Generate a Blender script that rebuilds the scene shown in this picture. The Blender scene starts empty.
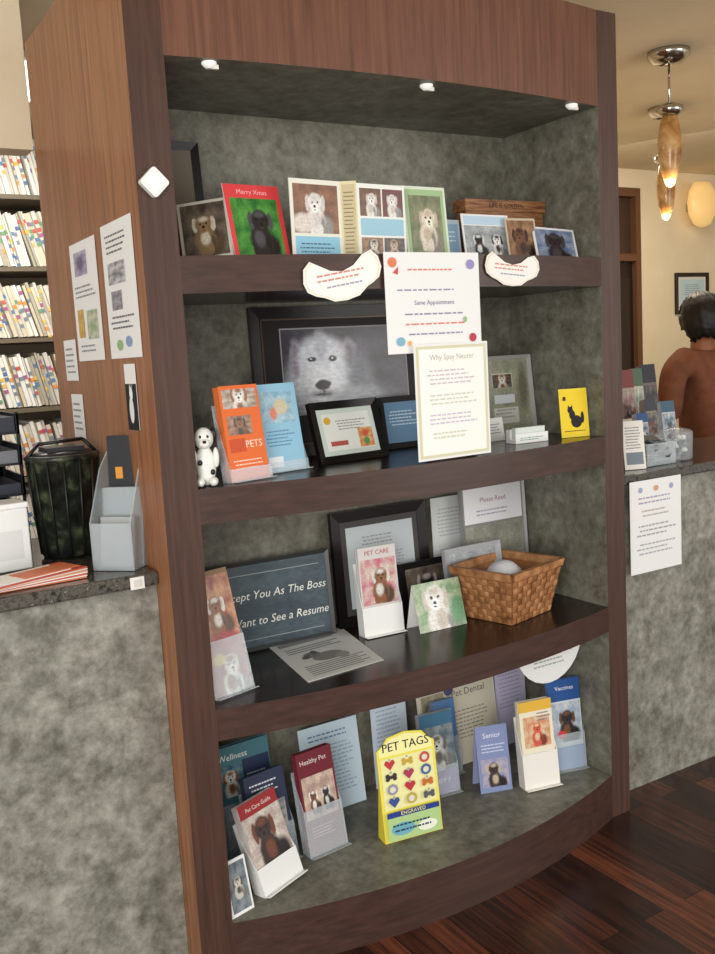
import bpy, bmesh, math, random
from mathutils import Vector, Matrix
random.seed(7)
SC=bpy.context.scene.collection
W=1.378; D=.44; ZH=2.297; HT=2.575; S1=1.846; S2=1.289; S3=.728; Z0=.15; WL=.09; WR=.083; CF=.10
# ------------------------------------------------------------ materials
def lin(c):
    o=[]
    for v in c[:3]:
        v=v/255.0
        o.append(v/12.92 if v<=.04045 else ((v+.055)/1.055)**2.4)
    return tuple(o)+(1,)
_m={}
def mat(c,rough=.6,metal=0,emit=0,alpha=1,name=None,spec=.4):
    k=(tuple(c),rough,metal,emit,alpha,spec)
    if k in _m: return _m[k]
    m=bpy.data.materials.new(name or "paint_%d_%d_%d"%tuple(c)); m.use_nodes=True
    b=m.node_tree.nodes["Principled BSDF"]
    b.inputs["Base Color"].default_value=lin(c); b.inputs["Roughness"].default_value=rough
    b.inputs["Metallic"].default_value=metal; b.inputs["Alpha"].default_value=alpha
    b.inputs["Specular IOR Level"].default_value=spec
    if emit:
        b.inputs["Emission Color"].default_value=lin(c); b.inputs["Emission Strength"].default_value=emit
    _m[k]=m; return m
def nodemat(name,stops,scale=(1,1,1),nscale=5,detail=6,rough=.5,bump=0,rot=(0,0,0),dist=0,nrough=.6,spec=.4,mix2=None):
    m=bpy.data.materials.new(name); m.use_nodes=True; nt=m.node_tree; N=nt.nodes; Lk=nt.links
    b=N["Principled BSDF"]; b.inputs["Roughness"].default_value=rough; b.inputs["Specular IOR Level"].default_value=spec
    tc=N.new("ShaderNodeTexCoord"); mp=N.new("ShaderNodeMapping"); mp.inputs["Scale"].default_value=scale; mp.inputs["Rotation"].default_value=rot
    Lk.new(tc.outputs["Object"],mp.inputs[0])
    no=N.new("ShaderNodeTexNoise"); no.inputs["Scale"].default_value=nscale; no.inputs["Detail"].default_value=detail
    no.inputs["Roughness"].default_value=nrough; no.inputs["Distortion"].default_value=dist
    Lk.new(mp.outputs[0],no.inputs["Vector"])
    r=N.new("ShaderNodeValToRGB"); e=r.color_ramp.elements
    e[0].position=stops[0][0]; e[0].color=lin(stops[0][1]); e[1].position=stops[-1][0]; e[1].color=lin(stops[-1][1])
    for p,c in stops[1:-1]:
        x=e.new(p); x.color=lin(c)
    Lk.new(no.outputs["Fac"],r.inputs[0]); out=r.outputs[0]
    if mix2:
        n2=N.new("ShaderNodeTexNoise"); n2.inputs["Scale"].default_value=mix2[0]; n2.inputs["Detail"].default_value=8; n2.inputs["Roughness"].default_value=.7
        Lk.new(tc.outputs["Object"],n2.inputs["Vector"])
        r2=N.new("ShaderNodeValToRGB"); r2.color_ramp.elements[0].position=.35; r2.color_ramp.elements[1].position=.65
        r2.color_ramp.elements[0].color=lin(mix2[1]); r2.color_ramp.elements[1].color=lin(mix2[2])
        Lk.new(n2.outputs["Fac"],r2.inputs[0])
        mx=N.new("ShaderNodeMix"); mx.data_type="RGBA"; mx.blend_type="MULTIPLY"; mx.inputs[0].default_value=1
        Lk.new(out,mx.inputs[6]); Lk.new(r2.outputs[0],mx.inputs[7]); out=mx.outputs[2]
    Lk.new(out,b.inputs["Base Color"])
    if bump:
        bp=N.new("ShaderNodeBump"); bp.inputs["Strength"].default_value=bump; bp.inputs["Distance"].default_value=.003
        Lk.new(no.outputs["Fac"],bp.inputs["Height"]); Lk.new(bp.outputs[0],b.inputs["Normal"])
    return m
_sp=[0]
def softphoto(x0,z0,w,h,bg,blobs,grain=.3,dist=.03):
    """procedural photograph print: soft colour blobs over a two-tone backdrop, in the card's own coordinates"""
    _sp[0]+=1
    m=bpy.data.materials.new("photo_print_%d"%_sp[0]); m.use_nodes=True; nt=m.node_tree; N=nt.nodes; Lk=nt.links
    b=N["Principled BSDF"]; b.inputs["Roughness"].default_value=.3
    tc=N.new("ShaderNodeTexCoord"); mp=N.new("ShaderNodeMapping"); mp.inputs["Scale"].default_value=(1/w,0,1/h); mp.inputs["Location"].default_value=(-x0/w,0,-z0/h)
    Lk.new(tc.outputs["Object"],mp.inputs[0])
    no=N.new("ShaderNodeTexNoise"); no.inputs["Scale"].default_value=9; no.inputs["Detail"].default_value=5; Lk.new(mp.outputs[0],no.inputs[0])
    s1=N.new("ShaderNodeVectorMath"); s1.operation='SUBTRACT'; Lk.new(no.outputs["Color"],s1.inputs[0]); s1.inputs[1].default_value=(.5,.5,.5)
    s2=N.new("ShaderNodeVectorMath"); s2.operation='MULTIPLY'; Lk.new(s1.outputs[0],s2.inputs[0]); s2.inputs[1].default_value=(dist*2,0,dist*2)
    s3=N.new("ShaderNodeVectorMath"); s3.operation='ADD'; Lk.new(mp.outputs[0],s3.inputs[0]); Lk.new(s2.outputs[0],s3.inputs[1]); P=s3.outputs[0]
    n0=N.new("ShaderNodeTexNoise"); n0.inputs["Scale"].default_value=3.5; n0.inputs["Detail"].default_value=4; Lk.new(mp.outputs[0],n0.inputs[0])
    r=N.new("ShaderNodeValToRGB"); r.color_ramp.elements[0].position=.38; r.color_ramp.elements[1].position=.62
    r.color_ramp.elements[0].color=lin(bg[0]); r.color_ramp.elements[1].color=lin(bg[1]); Lk.new(n0.outputs[0],r.inputs[0]); cur=r.outputs[0]
    for (u,v,ru,rv,c,sf) in blobs:
        a=N.new("ShaderNodeVectorMath"); a.operation='SUBTRACT'; Lk.new(P,a.inputs[0]); a.inputs[1].default_value=(u,0,v)
        q=N.new("ShaderNodeVectorMath"); q.operation='MULTIPLY'; Lk.new(a.outputs[0],q.inputs[0]); q.inputs[1].default_value=(1/ru,0,1/rv)
        l=N.new("ShaderNodeVectorMath"); l.operation='LENGTH'; Lk.new(q.outputs[0],l.inputs[0])
        g=N.new("ShaderNodeMapRange"); g.interpolation_type='SMOOTHSTEP'; Lk.new(l.outputs["Value"],g.inputs[0])
        g.inputs[1].default_value=1+sf; g.inputs[2].default_value=1-sf; g.inputs[3].default_value=0; g.inputs[4].default_value=1
        mx=N.new("ShaderNodeMix"); mx.data_type="RGBA"; Lk.new(g.outputs[0],mx.inputs[0]); Lk.new(cur,mx.inputs[6]); mx.inputs[7].default_value=lin(c); cur=mx.outputs[2]
    n2=N.new("ShaderNodeTexNoise"); n2.inputs["Scale"].default_value=22; n2.inputs["Detail"].default_value=6; Lk.new(mp.outputs[0],n2.inputs[0])
    r2=N.new("ShaderNodeMapRange"); Lk.new(n2.outputs[0],r2.inputs[0]); r2.inputs[1].default_value=.3; r2.inputs[2].default_value=.7; r2.inputs[3].default_value=1-grain; r2.inputs[4].default_value=1+grain*.4
    mm=N.new("ShaderNodeVectorMath"); mm.operation='SCALE'; Lk.new(cur,mm.inputs[0]); Lk.new(r2.outputs[0],mm.inputs["Scale"])
    Lk.new(mm.outputs[0],b.inputs["Base Color"]); return m
def dogblobs(u,v,q,r,fur,acc,seed):
    rd=random.Random(seed); t=rd.uniform(-.05,.05)*q; lo=tuple(int(c*.6) for c in fur)
    d=lambda du,dv,ru,rv,c,s=.18:(u+du*q,v+dv*q*r,ru*q,rv*q*r,c,s)
    return [d(.2,-.38,.16,.2,lo,.3),d(t*.5,-.28,.20,.28,fur),d(.13,-.34,.06,.16,lo,.5),d(-.09,-.44,.055,.12,fur),d(.08,-.44,.055,.12,fur),d(0,-.24,.09,.14,acc,.4),
            d(-.165+t,.05,.05,.15,acc),d(.175+t,.04,.05,.15,acc),d(t,.06,.155,.17,fur),d(t,.15,.09,.05,acc,.6),d(t*1.2,-.035,.08,.075,tuple(min(255,int(c*1.12)) for c in fur),.35),
            d(-.06+t,.065,.02,.022,(16,12,12),.3),d(.06+t,.065,.02,.022,(16,12,12),.3),d(t*1.3,-.01,.03,.025,(18,14,14),.3),d(t*1.3,-.065,.028,.01,(90,50,50),.4)]
LAM=nodemat("laminate_grey_stone",[(.3,(98,94,82)),(.46,(128,125,112)),(.6,(144,142,130)),(.75,(122,110,90))],nscale=5,detail=12,nrough=.74,rough=.42,mix2=(26,(186,182,176),(255,255,252)))
LAMC=nodemat("laminate_counter_stone",[(.3,(108,106,97)),(.45,(150,149,140)),(.58,(172,171,162)),(.75,(140,129,109))],nscale=4.5,detail=12,nrough=.74,rough=.35,mix2=(24,(174,171,164),(255,255,252)))
GRAN=nodemat("granite_dark",[(.35,(38,36,34)),(.5,(92,88,80)),(.62,(60,56,50)),(.75,(150,145,135))],nscale=60,detail=6,rough=.15)
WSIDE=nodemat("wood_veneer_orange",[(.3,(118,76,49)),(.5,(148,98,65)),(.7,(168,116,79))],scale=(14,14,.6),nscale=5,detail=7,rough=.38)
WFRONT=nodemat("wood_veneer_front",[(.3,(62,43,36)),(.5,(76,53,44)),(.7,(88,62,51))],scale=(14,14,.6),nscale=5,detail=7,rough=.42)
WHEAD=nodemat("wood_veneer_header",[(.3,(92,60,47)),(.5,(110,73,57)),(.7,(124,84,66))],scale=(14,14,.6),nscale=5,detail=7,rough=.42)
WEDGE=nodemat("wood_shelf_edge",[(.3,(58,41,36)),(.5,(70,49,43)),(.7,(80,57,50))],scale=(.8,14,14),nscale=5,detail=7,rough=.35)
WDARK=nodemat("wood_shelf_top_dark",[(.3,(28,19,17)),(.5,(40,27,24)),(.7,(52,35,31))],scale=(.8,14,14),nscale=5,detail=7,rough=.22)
PLAST=mat((225,235,240),.08,alpha=.28,name="clear_acrylic",spec=.6)
WHITE=(238,238,236); BLK=(22,20,20)
FW=(228,222,212); FD=(40,36,36); FB=(140,88,50)
# ------------------------------------------------------------ mesh builder
class MB:
    def __init__(s): s.bm=bmesh.new(); s.ms=[]; s.M=Matrix(); s.k=0
    def mi(s,m):
        if not isinstance(m,bpy.types.Material): m=mat(m)
        if m not in s.ms: s.ms.append(m)
        return s.ms.index(m)
    def v(s,p): return s.bm.verts.new(s.M@Vector(p))
    def poly(s,pts,m,smooth=False):
        f=s.bm.faces.new([s.v(p) for p in pts]); f.material_index=s.mi(m); f.smooth=smooth; return f
    def box(s,x0,x1,y0,y1,z0,z1,m,fm={}):
        P=[(x0,y0,z0),(x1,y0,z0),(x1,y1,z0),(x0,y1,z0),(x0,y0,z1),(x1,y0,z1),(x1,y1,z1),(x0,y1,z1)]
        V=[s.v(p) for p in P]
        for n,q in {'b':(0,3,2,1),'t':(4,5,6,7),'f':(0,1,5,4),'k':(2,3,7,6),'l':(3,0,4,7),'r':(1,2,6,5)}.items():
            f=s.bm.faces.new([V[i] for i in q]); f.material_index=s.mi(fm.get(n,m))
    def prism(s,pts,a,b,m,axis='z',ms=None,ma=None,mb=None):
        def T(p,h):
            return (p[0],p[1],h) if axis=='z' else ((p[0],h,p[1]) if axis=='y' else (h,p[0],p[1]))
        A=[s.v(T(p,a)) for p in pts]; B=[s.v(T(p,b)) for p in pts]; n=len(pts)
        f=s.bm.faces.new(A[::-1]); f.material_index=s.mi(ma or m)
        f=s.bm.faces.new(B); f.material_index=s.mi(mb or m)
        for i in range(n):
            f=s.bm.faces.new([A[i],A[(i+1)%n],B[(i+1)%n],B[i]]); f.material_index=s.mi(ms or m)
    def lathe(s,prof,m,c=(0,0,0),n=24,ax='z',sx=1,sy=1):
        rings=[]
        for r,h in prof:
            R=[]
            for i in range(n):
                a=2*math.pi*i/n; x=r*math.cos(a)*sx; y=r*math.sin(a)*sy
                p=(c[0]+x,c[1]+y,c[2]+h) if ax=='z' else ((c[0]+x,c[1]+h,c[2]+y) if ax=='y' else (c[0]+h,c[1]+x,c[2]+y))
                R.append(s.v(p))
            rings.append(R)
        for a,b in zip(rings,rings[1:]):
            for i in range(n):
                f=s.bm.faces.new([a[i],a[(i+1)%n],b[(i+1)%n],b[i]]); f.material_index=s.mi(m); f.smooth=True
        for R in (rings[0],rings[-1]):
            f=s.bm.faces.new(R); f.material_index=s.mi(m)
    def tube(s,p,q,r,m,n=8):
        p=Vector(p);q=Vector(q);d=(q-p).normalized(); u=d.orthogonal().normalized(); w=d.cross(u)
        A=[s.v(p+r*(u*math.cos(2*math.pi*i/n)+w*math.sin(2*math.pi*i/n))) for i in range(n)]
        B=[s.v(q+r*(u*math.cos(2*math.pi*i/n)+w*math.sin(2*math.pi*i/n))) for i in range(n)]
        for i in range(n):
            f=s.bm.faces.new([A[i],A[(i+1)%n],B[(i+1)%n],B[i]]); f.material_index=s.mi(m); f.smooth=True
        for R in (A,B):
            f=s.bm.faces.new(R); f.material_index=s.mi(m)
    def ell(s,c,r,m,n=16,k=10):
        prof=[]
        for i in range(k+1):
            a=-math.pi/2+math.pi*i/k
            prof.append((max(math.cos(a),.02),math.sin(a)*r[2]))
        s.lathe([(p*1.0,h) for p,h in prof],m,c,n,sx=r[0],sy=r[1])
    def text(s,body,x,z,size,m,y,align='CENTER',shear=0):
        cu=bpy.data.curves.new("t","FONT"); cu.body=body; cu.size=size; cu.align_x=align; cu.align_y='CENTER'; cu.resolution_u=2; cu.shear=shear
        o=bpy.data.objects.new("t",cu); SC.objects.link(o); bpy.context.view_layer.update()
        dg=bpy.context.evaluated_depsgraph_get(); me=bpy.data.meshes.new_from_object(o.evaluated_get(dg))
        i=s.mi(m); V=[s.v((x+v.co.x,y,z+v.co.y)) for v in me.vertices]
        for p in me.polygons:
            try:
                f=s.bm.faces.new([V[j] for j in p.vertices]); f.material_index=i
            except ValueError: pass
        bpy.data.objects.remove(o); bpy.data.meshes.remove(me); bpy.data.curves.remove(cu)
    def art(s,els,x0,z0,w,h,y=0):
        for e in els:
            s.k+=1; yy=y-.0003-.00022*s.k; t=e[0]
            X=lambda a:x0+a*w
            Zz=lambda a:z0+a*h
            if t=='r':
                _,a,b,c,d,col=e; s.poly([(X(a),yy,Zz(b)),(X(a+c),yy,Zz(b)),(X(a+c),yy,Zz(b+d)),(X(a),yy,Zz(b+d))],col)
            elif t=='e':
                _,a,b,rx,ry,col=e; s.poly([(X(a)+rx*w*math.cos(2*math.pi*i/18),yy,Zz(b)+ry*h*math.sin(2*math.pi*i/18)) for i in range(18)],col)
            elif t=='p':
                s.poly([(X(a),yy,Zz(b)) for a,b in e[1]],e[2])
            elif t=='t':
                _,body,a,b,size,col=e[:6]; s.text(body,X(a),Zz(b),size,col,yy,shear=(e[6] if len(e)>6 else 0))
            elif t=='l':
                _,a,b,wd,lh,n,col=e; rnd=random.Random(int(a*97+b*31+n))
                for i in range(n):
                    xx=a+rnd.random()*.08*wd; end=a+wd*(.75+.25*rnd.random())
                    while xx<end-.01:
                        ww=min((.04+.08*rnd.random())*wd,end-xx)
                        zz=b-i*lh
                        s.poly([(X(xx),yy,Zz(zz)),(X(xx+ww),yy,Zz(zz)),(X(xx+ww),yy,Zz(zz+lh*.34)),(X(xx),yy,Zz(zz+lh*.34))],col)
                        xx+=ww+.022*wd
            elif t=='ph':
                _,a,b,c,d,bg,fur,acc=e[:8]; q=e[8] if len(e)>8 else 1.0; extra=e[9] if len(e)>9 else []
                r=(w*c)/(h*d)
                bl=dogblobs(.5,.56,q,r,fur,acc,s.k+int(a*50)+int(w*1e4)) if fur else []
                pm=softphoto(X(a),Zz(b),w*c,h*d,bg,bl+extra)
                s.poly([(X(a),yy,Zz(b)),(X(a+c),yy,Zz(b)),(X(a+c),yy,Zz(b+d)),(X(a),yy,Zz(b+d))],pm)
    def done(s,name,loc=(0,0,0),rot=(0,0,0),parent=None,bevel=0,smooth=False):
        me=bpy.data.meshes.new(name); bmesh.ops.recalc_face_normals(s.bm,faces=[f for f in s.bm.faces]); s.bm.to_mesh(me); s.bm.free()
        for m in s.ms: me.materials.append(m)
        o=bpy.data.objects.new(name,me); SC.objects.link(o); o.location=loc; o.rotation_euler=rot
        if parent: o.parent=parent
        if bevel:
            b=o.modifiers.new("bevel","BEVEL"); b.width=bevel; b.segments=2; b.limit_method='ANGLE'
        if smooth:
            for p in me.polygons: p.use_smooth=True
        return o
def R(yaw,lean=0): return (math.radians(-lean),0,math.radians(yaw))
def empty(name,loc=(0,0,0)):
    o=bpy.data.objects.new(name,None); SC.objects.link(o); o.location=loc; return o
def card(name,x,y,z,w,h,els,yaw=0,lean=6,t=.003,base=WHITE,foot=True,roll=0):
    b=MB(); b.box(0,w,0,t,0,h,base); b.art(els,0,0,w,h)
    if foot:
        d=math.tan(math.radians(lean+10))*h*.5
        b.poly([(w*.4,t,h*.55),(w*.6,t,h*.55),(w*.6,t+d,.0),(w*.4,t+d,.0)],base)
    r=R(yaw,lean)
    return b.done(name,(x,y,z+.001),(r[0],math.radians(roll),r[2]))
def frame(name,x,y,z,w,h,fw,els,fc,yaw=0,lean=8,dep=.018,matc=WHITE,matw=0,lip=None,foot=True):
    b=MB(); fm=mat(fc,.3)
    b.box(fw*.5,w-fw*.5,.008,dep,fw*.5,h-fw*.5,matc)
    for (p,q,r_,s_) in [((0,0),(w,0),(w-fw,fw),(fw,fw)),((w,0),(w,h),(w-fw,h-fw),(w-fw,fw)),((w,h),(0,h),(fw,h-fw),(w-fw,h-fw)),((0,h),(0,0),(fw,fw),(fw,h-fw))]:
        A=[(p[0],-.0,p[1]),(q[0],-.0,q[1]),(r_[0],.006,r_[1]),(s_[0],.006,s_[1])]
        b.poly(A,fm); Bk=[(a[0],dep,a[2]) for a in A]; b.poly(Bk,fm)
        b.poly([A[0],A[1],Bk[1],Bk[0]],fm); b.poly([A[2],A[3],Bk[3],Bk[2]],fm)
    if lip:
        lm=mat(lip,.3)
        for (x0,x1,z0,z1) in [(fw,w-fw,fw,fw+.004),(fw,w-fw,h-fw-.004,h-fw),(fw,fw+.004,fw,h-fw),(w-fw-.004,w-fw,fw,h-fw)]: b.box(x0,x1,.003,.008,z0,z1,lm)
    i=fw+matw; b.art(els,i,i,w-2*i,h-2*i,.008)
    if foot:
        d=math.tan(math.radians(lean+8))*h*.5
        b.poly([(w*.42,dep,h*.55),(w*.58,dep,h*.55),(w*.6,dep+d,0),(w*.4,dep+d,0)],fm)
    return b.done(name,(x,y,z+.001),R(yaw,lean))
def brochure_holder(name,x,y,z,w,h,els,yaw=0,lean=12,cover=WHITE,n=5,hold=PLAST,ph=.5,dep=.035):
    """leaflet rack: back plate, floor, cut side cheeks, front pocket + stack of leaflets"""
    b=MB(); t=.0025
    hm=hold if isinstance(hold,bpy.types.Material) else mat(hold,.25)
    b.box(-t,w+t,dep,dep+t,0,h*.82,hm); b.box(-t,w+t,0,dep,0,t,hm); b.box(-t,w+t,-t,0,0,h*ph,hm)
    for xx in (-t,w): b.prism([(0,0),(dep,0),(dep,h*.8),(0,h*ph)],xx,xx+t,hm,axis='x')
    b.box(-t,w+t,-.02,-t,0,t,hm)
    step=(dep-.008)/n; rd=random.Random(int(x*1000))
    for i in range(n):
        y0=.004+i*step; dx=.003*rd.random(); b.box(.002+dx,w-.005+dx,y0,y0+step*.8,t,h-(.006*rd.random() if i else 0),cover)
    b.art(els,.002,t,w-.004,h-t,.004)
    return b.done(name,(x,y,z+.001),R(yaw,lean))
def tent(name,x,y,z,w,h,els,yaw=0,base=WHITE,sp=.06):
    b=MB(); t=.002
    a=math.atan2(sp/2,h)
    b.M=Matrix.Rotation(-a,4,'X'); b.box(0,w,0,t,0,h,base); b.art(els,0,0,w,h)
    b.M=Matrix.Translation((0,sp,0))@Matrix.Rotation(a,4,'X'); b.box(0,w,-t,0,0,h,base)
    return b.done(name,(x,y,z+.001),R(yaw))
def bow(x,B): return -B*(1-((x-W/2)/(W/2))**2)
# ------------------------------------------------------------ shelf unit
unit=empty("display_shelf_unit",(0,0,0))
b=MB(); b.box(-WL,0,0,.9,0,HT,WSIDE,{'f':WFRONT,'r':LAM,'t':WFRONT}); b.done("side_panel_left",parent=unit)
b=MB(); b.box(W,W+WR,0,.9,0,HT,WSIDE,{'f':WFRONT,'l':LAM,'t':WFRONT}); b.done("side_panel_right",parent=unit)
b=MB(); b.box(0,W,D,D+.02,Z0,ZH,LAM); b.done("alcove_back",parent=unit)
b=MB(); b.box(0,W,.88,.9,0,HT,WSIDE); b.done("carcass_back",parent=unit)
NB=24
def curve(B): return [(W*i/NB,bow(W*i/NB,B)) for i in range(NB+1)]
def bowed(name,z0,z1,front,top,bot,B,yb=D):
    b=MB(); pts=curve(B)+[(W,yb),(0,yb)]
    b.prism(pts,z0,z1,front,ma=bot,mb=top); return b.done(name,parent=unit)
BH,B1,B2,B3,B0=.05,.07,.08,.085,.12
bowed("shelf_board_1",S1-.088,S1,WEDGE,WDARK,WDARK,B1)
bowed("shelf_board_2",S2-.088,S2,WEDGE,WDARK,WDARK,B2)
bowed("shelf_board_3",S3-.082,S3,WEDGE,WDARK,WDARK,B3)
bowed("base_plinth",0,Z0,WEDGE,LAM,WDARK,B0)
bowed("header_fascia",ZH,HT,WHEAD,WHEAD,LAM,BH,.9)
for i,(x,y) in enumerate([(.115,.01),(.73,-.012),(1.28,.01)]):
    b=MB(); b.lathe([(.018,0),(.018,-.005),(.013,-.010),(.008,-.014)],mat((248,244,235),.3,emit=.3),(x,y,ZH-.001),16); b.box(x-.006,x+.022,y-.005,y+.005,ZH-.016,ZH-.006,mat((230,228,220),.3)); b.done("puck_light_%d"%(i+1),parent=unit)
b=MB(); s=.026
b.M=Matrix.Rotation(math.radians(45),4,'Y')
r=.007; pts=[]
for (cx_,cz_,a0) in [(s-r,s-r,0),(-s+r,s-r,90),(-s+r,-s+r,180),(s-r,-s+r,270)]:
    for j in range(4):
        a=math.radians(a0+30*j); pts.append((cx_+r*math.cos(a),cz_+r*math.sin(a)))
b.prism(pts,-.016,0,(236,236,232),axis='y'); b.prism([(p[0]*.7,p[1]*.7) for p in pts],-.018,-.016,(246,246,244),axis='y')
b.done("wall_sensor",(-.052,-.001,2.01))
# ------------------------------------------------------------ room
FL=bpy.data.materials.new("floor_hardwood"); FL.use_nodes=True; nt=FL.node_tree; N=nt.nodes; Lk=nt.links; pb=N["Principled BSDF"]
tc=N.new("ShaderNodeTexCoord"); mp=N.new("ShaderNodeMapping"); mp.inputs["Rotation"].default_value=(0,0,math.radians(90)); Lk.new(tc.outputs["Object"],mp.inputs[0])
br=N.new("ShaderNodeTexBrick"); br.inputs["Scale"].default_value=1; br.inputs["Brick Width"].default_value=.9; br.inputs["Row Height"].default_value=.085; br.inputs["Mortar Size"].default_value=.0015
br.inputs["Color1"].default_value=lin((54,31,25)); br.inputs["Color2"].default_value=lin((122,70,48)); br.inputs["Mortar"].default_value=lin((20,12,10)); br.inputs["Bias"].default_value=-.2
Lk.new(mp.outputs[0],br.inputs[0])
mp2=N.new("ShaderNodeMapping"); mp2.inputs["Scale"].default_value=(26,1.2,1); Lk.new(tc.outputs["Object"],mp2.inputs[0])
no=N.new("ShaderNodeTexNoise"); no.inputs["Scale"].default_value=3; no.inputs["Detail"].default_value=8; Lk.new(mp2.outputs[0],no.inputs[0])
rr=N.new("ShaderNodeValToRGB"); rr.color_ramp.elements[0].position=.35; rr.color_ramp.elements[0].color=(.42,.39,.39,1); rr.color_ramp.elements[1].position=.65; rr.color_ramp.elements[1].color=(1.3,1.18,1.05,1)
Lk.new(no.outputs[0],rr.inputs[0]); mx=N.new("ShaderNodeMix"); mx.data_type="RGBA"; mx.blend_type="MULTIPLY"; mx.inputs[0].default_value=1
Lk.new(br.outputs[0],mx.inputs[6]); Lk.new(rr.outputs[0],mx.inputs[7]); Lk.new(mx.outputs[2],pb.inputs["Base Color"]); pb.inputs["Roughness"].default_value=.24
CREAM=nodemat("wall_paint_cream",[(.3,(228,212,178)),(.7,(238,224,194))],nscale=3,rough=.8)
CEIL=nodemat("ceiling_paint",[(.3,(222,206,176)),(.7,(232,218,190))],nscale=3,rough=.9)
CW=2.75
b=MB(); b.box(-3.5,6.5,-4,4.2,-.05,0,FL); b.done("floor")
b=MB(); b.box(-3.5,6.5,-1.6,4.2,CW,CW+.1,CEIL); b.done("ceiling")
b=MB(); b.box(-3.5,1.79,3.3,3.4,0,CW-.001,(205,200,188)); b.done("wall_records_room")
b=MB(); b.box(1.8,1.9,.95,3.29,0,CW-.001,CREAM); b.done("wall_partition")
DX0,DX1,DH=4.02,4.44,2.62
b=MB(); b.box(1.905,DX0,2.6,2.7,0,CW-.001,CREAM); b.box(DX1,6.39,2.6,2.7,0,CW-.001,CREAM); b.box(DX0,DX1,2.6,2.7,DH,CW-.001,CREAM); b.done("wall_back")
b=MB(); b.box(6.4,6.5,-2,2.6,0,CW-.001,CREAM); b.done("wall_right")
b=MB(); b.box(-3.5,-WL-.0,.92,1.02,2.27,CW-.001,CEIL); b.done("soffit_left")
b=MB(); fr_=(104,70,46)
b.box(DX0+.002,DX0+.05,2.58,2.69,.002,DH-.002,fr_); b.box(DX1-.05,DX1-.002,2.58,2.69,.002,DH-.002,fr_); b.box(DX0+.05,DX1-.05,2.58,2.69,DH-.06,DH-.002,fr_); b.box(DX0+.05,DX1-.05,2.58,2.69,2.12,2.17,fr_)
b.box(DX0+.05,DX1-.05,2.62,2.66,.005,2.12,mat((38,28,25),.3)); b.box(DX0+.05,DX1-.05,2.63,2.65,2.17,DH-.06,mat((70,50,40),.3))
b.box(DX0+.09,DX1-.09,2.61,2.62,.2,1.0,mat((46,34,30),.3)); b.box(DX0+.09,DX1-.09,2.61,2.62,1.15,2.0,mat((46,34,30),.3)); b.ell((DX0+.08,2.59,1.0),(.02,.02,.02),mat((180,170,150),.3,1),10,6)
b.done("door_1")
# ------------------------------------------------------------ counters
def counter(name,x0,x1,zt,y1):
    e=empty(name)
    b=MB(); b.box(x0,x1,CF,y1,0,zt-.035,LAMC); b.done("counter_body",parent=e)
    b=MB(); b.box(x0,x1,CF-.022,y1+.02,zt-.035,zt,GRAN); b.done("granite_top",parent=e,bevel=.006)
    return e
counter("reception_counter",-3.2,-WL-.001,1.088,.8)
counter("reception_counter",W+WR+.001,5.4,1.135,.62)
b=MB(); b.box(0,.035,-.004,0,0,.03,(235,232,225)); b.box(.008,.027,-.006,-.004,.006,.024,(215,212,205)); b.done("counter_outlet_plate",(-.165,CF-.023,1.053))
card("counter_notice",1.562,CF-.030,.787,.255,.322,[('l',.12,.80,.76,.05,2,(170,160,185)),('l',.2,.66,.6,.05,2,(190,175,165)),('l',.12,.5,.76,.05,3,(175,168,178)),('l',.12,.3,.76,.05,3,(180,180,188)),('e',.5,.9,.05,.03,(215,160,130)),('e',.2,.9,.04,.03,(160,170,205)),('e',.8,.9,.04,.03,(160,170,205))],lean=0,t=.001,foot=False)
# ------------------------------------------------------------ notices on side panel
card("vaccine_poster",-WL-.003,.61,1.615,.25,.325,[('ph',.15,.72,.5,.2,((200,190,210),(150,140,180)),None,None,1,[(.5,.5,.3,.3,(90,80,120),.5)]),('l',.1,.62,.8,.04,3,(130,130,140)),('ph',.12,.2,.24,.24,((225,190,60),(200,150,70)),None,None),('ph',.48,.18,.4,.24,((140,165,110),(210,215,190)),None,None),('l',.1,.12,.8,.04,2,(150,150,158))],yaw=-90,lean=0,t=.001,foot=False)
card("medication_poster",-WL-.003,.30,1.615,.245,.335,[('l',.12,.9,.7,.04,4,(90,90,98)),('ph',.15,.55,.55,.16,((110,110,118),(210,210,214)),None,None),('ph',.2,.36,.34,.14,((170,170,178),(110,110,120)),None,None),('l',.12,.3,.76,.04,3,(110,110,120)),('e',.35,.1,.1,.04,(150,185,130)),('e',.65,.12,.1,.04,(140,160,200))],yaw=-90,lean=0,t=.001,foot=False)
card("cat_sticker",-WL-.003,.205,1.435,.085,.165,[('r',.0,.0,1,.7,(28,28,30)),('e',.45,.3,.2,.2,(230,230,230)),('e',.5,.55,.15,.1,(240,240,240)),('p',[(.38,.6),(.4,.72),(.48,.64)],(240,240,240)),('p',[(.54,.64),(.62,.72),(.62,.6)],(240,240,240))],yaw=-90,lean=0,t=.001,foot=False)
card("small_note",-WL-.003,.77,1.56,.13,.12,[('l',.1,.75,.8,.14,5,(150,150,150))],yaw=-90,lean=0,t=.001,foot=False)
card("small_note",-WL-.003,.74,1.39,.12,.13,[('l',.1,.75,.8,.14,5,(150,150,150))],yaw=-90,lean=0,t=.001,foot=False)
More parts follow.
